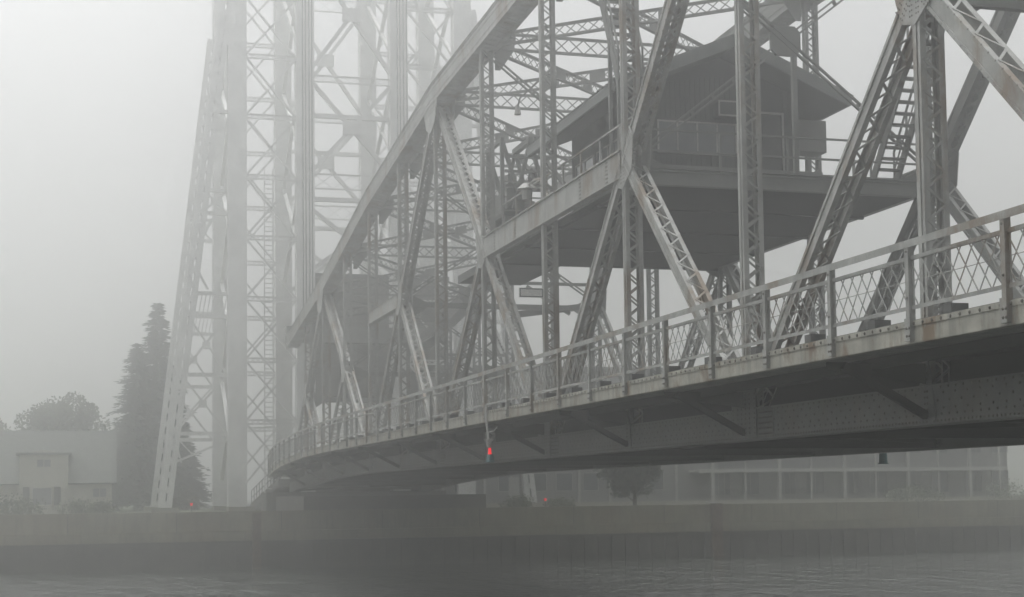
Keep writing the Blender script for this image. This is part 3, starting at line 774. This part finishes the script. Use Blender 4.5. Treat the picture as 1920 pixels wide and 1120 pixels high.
# ------------------------------------------------------------------ far bank, canal and road
WL = -1.6                        # water level
mb = MB(); mb.quad((-520, -500, WL), (520, -500, WL), (520, 500, WL), (-520, 500, WL))
wt_ = tag(mb.build('water', GRASS), kind='structure')
wm = bpy.data.materials.new('canal_water'); wm.use_nodes = True
n, l = wm.node_tree.nodes, wm.node_tree.links; b = n['Principled BSDF']
b.inputs['Base Color'].default_value = (.022, .027, .022, 1); b.inputs['Roughness'].default_value = .04; b.inputs['IOR'].default_value = 1.33
geo = n.new('ShaderNodeNewGeometry'); bumps = None
for sc_, st_, dist, mpv in ((.5, 1.0, .9, (1.5, .5, 1)), (1.3, 1.0, .45, (1.2, .6, 1)), (3.5, 1.0, .12, (1.0, 1.0, 1))):
    mp = n.new('ShaderNodeMapping'); mp.inputs['Scale'].default_value = mpv; mp.inputs['Rotation'].default_value = (0, 0, .28); l.new(geo.outputs['Position'], mp.inputs['Vector'])
    nz = n.new('ShaderNodeTexNoise'); nz.inputs['Scale'].default_value = sc_; nz.inputs['Detail'].default_value = 3; l.new(mp.outputs[0], nz.inputs['Vector'])
    bu = n.new('ShaderNodeBump'); bu.inputs['Strength'].default_value = st_; bu.inputs['Distance'].default_value = dist; l.new(nz.outputs['Fac'], bu.inputs['Height'])
    if bumps is not None: l.new(bumps, bu.inputs['Normal'])
    bumps = bu.outputs[0]
l.new(bumps, b.inputs['Normal']); wt_.data.materials[0] = wm
mb = MB(); mb.box(-520, 92.0, -2.2, 520, 500, 1.62); tag(mb.build('ground', GRASS), kind='structure')
WY = 91.0
mb = MB(); mb.box(-200, WY, .62, 300, WY+.999, 1.78)
wall = empty('canal_wall', (30, WY, 0), 'long pale concrete canal wall with stained joints along the far bank', 'wall')
mb.build('parapet', CONC, wall)
mb = MB(); mb.box(-200, WY-.28, .05, 300, WY+.9, .61); mb.build('footing_ledge', CONC, wall)
mb = MB(); mb.box(-200, WY-.34, -2.2, 300, WY+.8, .045); mb.build('reflection_band', CONCD, wall)  # dark lower face stands in for a reflection on calm water
mb = MB()
for i in range(330): mb.box(-99.8+i*.9, WY-.42, -2.2, -99.35+i*.9, WY-.341, -.12)
mb.box(-200, WY-.46, -.11, 300, WY-.341, .03)
mb.build('reflection_band_ribs', CONCD, wall)  # ribs and cap strip added to the painted reflection band
mb = MB()
for i in range(60): mb.box(-98+i*6.1, WY-.012, .63, -97.95+i*6.1, WY-.001, 1.77)
mb.build('joint', CONCD, wall)
mb = MB(); mb.box(XC-7.5, 120, 1.62, XC+7.5, 500, 1.66); tag(mb.build('road', ROAD), kind='structure')
ab = empty('bridge_abutment', (XC, 98, 0), 'dark concrete abutment under the far end of the bridge', 'abutment')
mb = MB(); mb.box(13.2, 91.2, 1.6, 24.5, 104.5, 2.62); mb.build('pier', BLOCK, ab)
mb = MB(); mb.box(12.6, 104.6, 1.6, 25.2, 108, 2.9); mb.build('backwall', BLOCK, ab)
ap = empty('approach_span', (XC, 112, 3), 'short approach deck sloping down from the bridge under the tower', 'bridge deck')
mb = MB(); mb.poly([(13.4, 104.3, 3.55), (24.4, 104.3, 3.55), (24.4, 122, 1.75), (13.4, 122, 1.75)], ZV, .5); mb.build('slab', BLOCK, ap)
handrail([(13.5, 104.4, 3.85), (13.5, 122, 2.0)], 'handrail', parent=ap, m=STEEL2)

fp = empty('fender_pile', (39.6, 90.4, WL), 'rusty brown timber fender pile with small white cap on the canal wall to the right', 'pile')
mb = MB(); mb.box(39.25, 90.25, -2.0, 39.95, 90.53, 1.85); mb.build('post', TIMB, fp)
mb = MB(); mb.box(39.0, 90.2, 1.86, 39.6, 90.8, 1.95); mb.build('cap', WHITE, fp)
fp2 = empty('mooring_timber', (10.3, 90.4, 0), 'dark brown timber rubbing strip on the canal wall left of the bridge end', 'pile')
mb = MB(); mb.box(10.05, 90.26, -2.0, 10.55, 90.53, 1.7); mb.build('post', TIMB, fp2)

def shore_light(x, label):
    e = empty('shore_light', (x, 92.5, 1.6), label, 'light', 'small red lights on the far bank')
    mb = MB(); mb.cyl((x, 92.5, 1.6), (x, 92.5, 2.15), .035, n=6); mb.build('post', DARKM, e)
    mb = MB(); mb.cyl((x, 92.5, 2.15), (x, 92.5, 2.30), .075, n=10); mb.build('lens', RED, e)
shore_light(6.68, 'small red light on a short post between the left tower legs')
shore_light(28.75, 'small red light on a short post in front of the long building')

# ------------------------------------------------------------------ buildings
ho = empty('grey_house', (-1, 112, 1.6), 'pale house with steep shuttered gable at the left edge of the far bank', 'house')
mb = MB(); mb.box(-9, 112.6, 1.6, 2.55, 120, 3.75); mb.box(-3.75, 111.9, 1.6, -.45, 116, 5.75)
mb.poly([(-3.75, 111.95, 5.751), (-.45, 111.95, 5.751), (-2.1, 111.95, 6.1)], YV, .1); mb.build('wall', HSID, ho)
mb = MB(); mb.poly([(-9.3, 112.2, 3.7), (2.9, 112.2, 3.7), (2.9, 116.4, 7.6), (-9.3, 116.4, 7.6)], (0, -.68, .73), .12)
mb.poly([(-9.3, 120.5, 3.7), (2.9, 120.5, 3.7), (2.9, 116.3, 7.6), (-9.3, 116.3, 7.6)], (0, .68, .73), .12)
mb.box(-4.0, 111.7, 5.76, -.2, 116.2, 5.9); rf = mb.build('roof', HROOF, ho)
mb = MB(); mb.box(-7.4, 117, 6.0, -6.7, 117.8, 8.6); mb.build('chimney', BLOCK, rf)
window(ho, 'x', -2.88, -1.55, 2.2, 3.45, 111.86, 1, WHITE)
window(ho, 'x', -2.6, -1.6, 4.85, 5.45, 111.86, 2, HSID)
window(ho, 'x', 1.2, 2.2, 2.7, 3.4, 112.56, 2, HSID)
window(ho, 'x', -7.6, -6.2, 2.4, 3.4, 112.56, 2, HSID)
for xa in (-3.5, -1.4): mb = MB(); mb.box(xa, 111.8, 2.2, xa+.45, 111.88, 3.5); mb.build('shutter', DARKM, ho)

ht = empty('long_canal_building', (50, 106, 1.6), 'long grey two storey building with white porch posts and windows behind the canal wall', 'building')
mb = MB(); mb.box(24, 106.5, 1.6, 72, 118, 11.5); mb.build('wall', SIDG, ht)
mb = MB(); mb.box(23.6, 106.0, 11.51, 72.4, 118.5, 11.9); mb.build('roof', HROOF, ht)
for x, wd_ in ((26.2, 1.1), (29.5, 1.0), (32.1, 1.1), (33.9, 1.3), (36.0, 1.2), (38.6, 1.2), (41.2, 1.2)):
    window(ht, 'x', x, x+wd_, 2.75, 4.1, 106.45, 1, WHITE)
    window(ht, 'x', x, x+wd_, 6.4, 7.8, 106.45, 1, WHITE)
for x in (25.3, 28.4, 31.2, 35.6, 38.0, 43.3):
    mb = MB(); mb.box(x, 106.3, 1.6, x+.18, 106.49, 11.4); mb.build('corner_board', WHITE, ht)
mb = MB(); mb.box(30.3, 106.38, 1.75, 31.1, 106.49, 3.8); mb.build('door', WHITE, ht)
for i in range(6):
    x = 45.6+i*5.45
    mb = MB(); mb.box(x-.11, 104.6, 1.6, x+.11, 104.85, 11.0); mb.build('porch_post', WHITE, ht)
    mb = MB(); mb.box(x+2.6, 104.65, 1.6, x+2.72, 104.8, 11.0); mb.build('porch_post', WHITE, ht)
    for z in (2.3, 5.4):
        window(ht, 'x', x+.7, x+2.2, z, z+1.7, 106.45, 3, SIDG); window(ht, 'x', x+3.1, x+4.6, z, z+1.7, 106.45, 2, SIDG)
mb = MB()
for z in (4.0, 7.4, 10.9): mb.box(44.5, 104.55, z, 70.6, 104.87, z+.28); mb.box(44.5, 104.88, z+.05, 70.6, 106.49, z+.2)
mb.build('balcony', WHITE, ht)
mb = MB(); mb.box(24, 104.2, 1.62, 72, 104.35, 1.95); mb.build('plinth', HSID, ht)

# ------------------------------------------------------------------ trees and bushes
def spruce(x, y, h, r, label, grp='spruces left of the tower', seed=1, z0=1.6):
    R = random.Random(seed); e = empty('spruce_tree', (x, y, z0), label, 'tree', grp)
    mb = MB(); mb.cyl((x, y, z0), (x, y, z0+h*.98), h*.014, .02, n=8); mb.build('trunk', BARK, e)
    mb = MB(); z = .06*h
    while z < h*.985:
        t = 1-z/h; rr = r*(t**.75)*(.85+.3*R.random())
        for b_ in range(int(11+10*t)):
            a = R.random()*6.283; L = rr*(.4+.75*R.random()); zj = R.uniform(-.35, .35); droop = -.28*L
            if R.random() < .12: continue
            k = int(4+L*4.5)
            for j in range(k):
                s_ = (j+.3)/k; px_, py_ = x+math.cos(a)*L*s_, y+math.sin(a)*L*s_
                pz_ = z0+z+zj+droop*s_*s_+.12*L*s_
                for q_ in range(3):
                    u_ = .16+.2*R.random(); aa = a+R.uniform(-1.2, 1.2); dz = R.uniform(-.22, .02)
                    c = (px_+R.uniform(-.12, .12), py_+R.uniform(-.12, .12), pz_+R.uniform(-.1, .1))
                    d_ = (c[0]+math.cos(aa)*u_*1.5, c[1]+math.sin(aa)*u_*1.5, c[2]+dz)
                    e_ = (c[0]-math.sin(aa)*u_*.5, c[1]+math.cos(aa)*u_*.5, c[2]-u_*.35)
                    mb.tri(c, d_, e_)
        z += .26+.1*R.random()
    mb.build('crown', SPRUCE, e)
def leafy(x, y, h, r, label, name='round_tree', grp=None, seed=1, z0=1.6, n=5000, trunk=.3, leaf=.26, m=LEAF, flat=1.0):
    R = random.Random(seed); e = empty(name, (x, y, z0), label, 'tree' if trunk else 'bush', grp)
    if trunk:
        mb = MB(); mb.cyl((x, y, z0), (x+.1, y, z0+h*.5), h*.022, h*.014, n=8)
        for i in range(7):
            a = R.random()*6.28; zz = z0+h*(trunk+.03*i); mb.cyl((x+.08, y, zz), (x+math.cos(a)*r*.7, y+math.sin(a)*r*.7, zz+h*.25), h*.009, h*.003, n=5)
        mb.build('trunk', BARK, e)
    mb = MB(); cl = []
    zc = z0+h*(.5+trunk*.5) if trunk else z0+h*.45; hz = h*(.5-trunk*.45) if trunk else h*.5
    for i in range(46):
        while True:
            p_ = Vector((R.uniform(-1, 1), R.uniform(-1, 1), R.uniform(-1, 1)))
            if .35 < p_.length < 1: break
        cl.append((x+p_.x*r*.85, y+p_.y*r*.85, zc+p_.z*hz*.85, r*R.uniform(.16, .34)))
    for i in range(n):
        cx, cy, cz, cr = R.choice(cl); p_ = Vector((R.gauss(0, 1), R.gauss(0, 1), R.gauss(0, .8))).normalized()*cr*R.uniform(.6, 1.1)
        c = Vector((cx, cy, max(cz, z0+.05)))+p_; c.z = max(c.z, z0+.03); a = Vector((R.gauss(0, 1), R.gauss(0, 1), R.gauss(0, 1))).normalized()*leaf; b_ = a.orthogonal().normalized()*leaf*.6
        mb.quad(tuple(c-a*.5), tuple(c+b_*.5), tuple(c+a*.5), tuple(c-b_*.5))
    mb.build('crown' if trunk else 'foliage', m, e)
spruce(6.3, 125, 16.6, 4.3, 'taller dark spruce just left of the tower leg, with the highest tip', seed=3)
spruce(4.6, 123, 13.2, 3.8, 'shorter dark spruce on the left of the pair beside the tower', seed=5)
spruce(8.6, 128, 7.5, 2.4, 'low bushy spruce seen between the tower leg and the first column', seed=6)
leafy(-1.0, 134, 9.6, 4.2, 'broad round treetop rising behind the gabled house at the left', grp='trees behind the house', seed=8, n=14000, leaf=.34)
leafy(-8.5, 136, 8.6, 4.4, 'treetop at the very left edge behind the house', grp='trees behind the house', seed=9, n=12000, leaf=.34)
leafy(2.9, 130, 6.6, 2.6, 'low treetop between the house roof and the spruces', grp='trees behind the house', seed=10, n=9000, leaf=.34)
leafy(36.1, 96, 6.8, 2.7, 'dark evergreen tree standing alone behind the wall in front of the long building', name='dark_tree', seed=12, n=5500, trunk=.04, leaf=.34, m=SPRUCE)
for i, (x, y, r_, h_, lb) in enumerate(((-3.6, 94, 2.0, .9, 'low hedge on the wall top at the left edge'), (.6, 94.5, 1.8, .6, 'low shrub on the wall top right of the house window'), (27.2, 94, 1.3, .6, 'small shrub at the wall top just left of the dark bridge leg'), (24.3, 95, 1.2, .5, 'small shrub at the wall top under the far end of the bridge'), (30.5, 95, 1.0, .45, 'small shrub beside the right hand red shore light'), (58.0, 97, 2.2, .8, 'wide low shrub in front of the porch posts at right'), (66.5, 97, 2.4, 1.1, 'wide low shrub near the right end of the long building'))):
    leafy(x, y, h_*1.4, r_, lb, name='shrub', grp='shrubs along the far wall', seed=20+i, n=1400, trunk=0, leaf=.16, z0=1.6)

# ------------------------------------------------------------------ fog
mb = MB(); mb.box(-530, -510, -3.4, 530, 510, 66)
hz = tag(mb.build('haze', GRASS), kind='stuff')
hm = bpy.data.materials.new('fog'); hm.use_nodes = True; n = hm.node_tree.nodes; l = hm.node_tree.links; n.clear()
pv = n.new('ShaderNodeVolumePrincipled'); pv.inputs['Color'].default_value = (.97, .975, .97, 1); pv.inputs['Density'].default_value = FOG; pv.inputs['Anisotropy'].default_value = .88
mo = n.new('ShaderNodeOutputMaterial'); l.new(pv.outputs[0], mo.inputs['Volume']); hz.data.materials[0] = hm

for o in sc.objects:
    if '_b' in o: del o['_b']
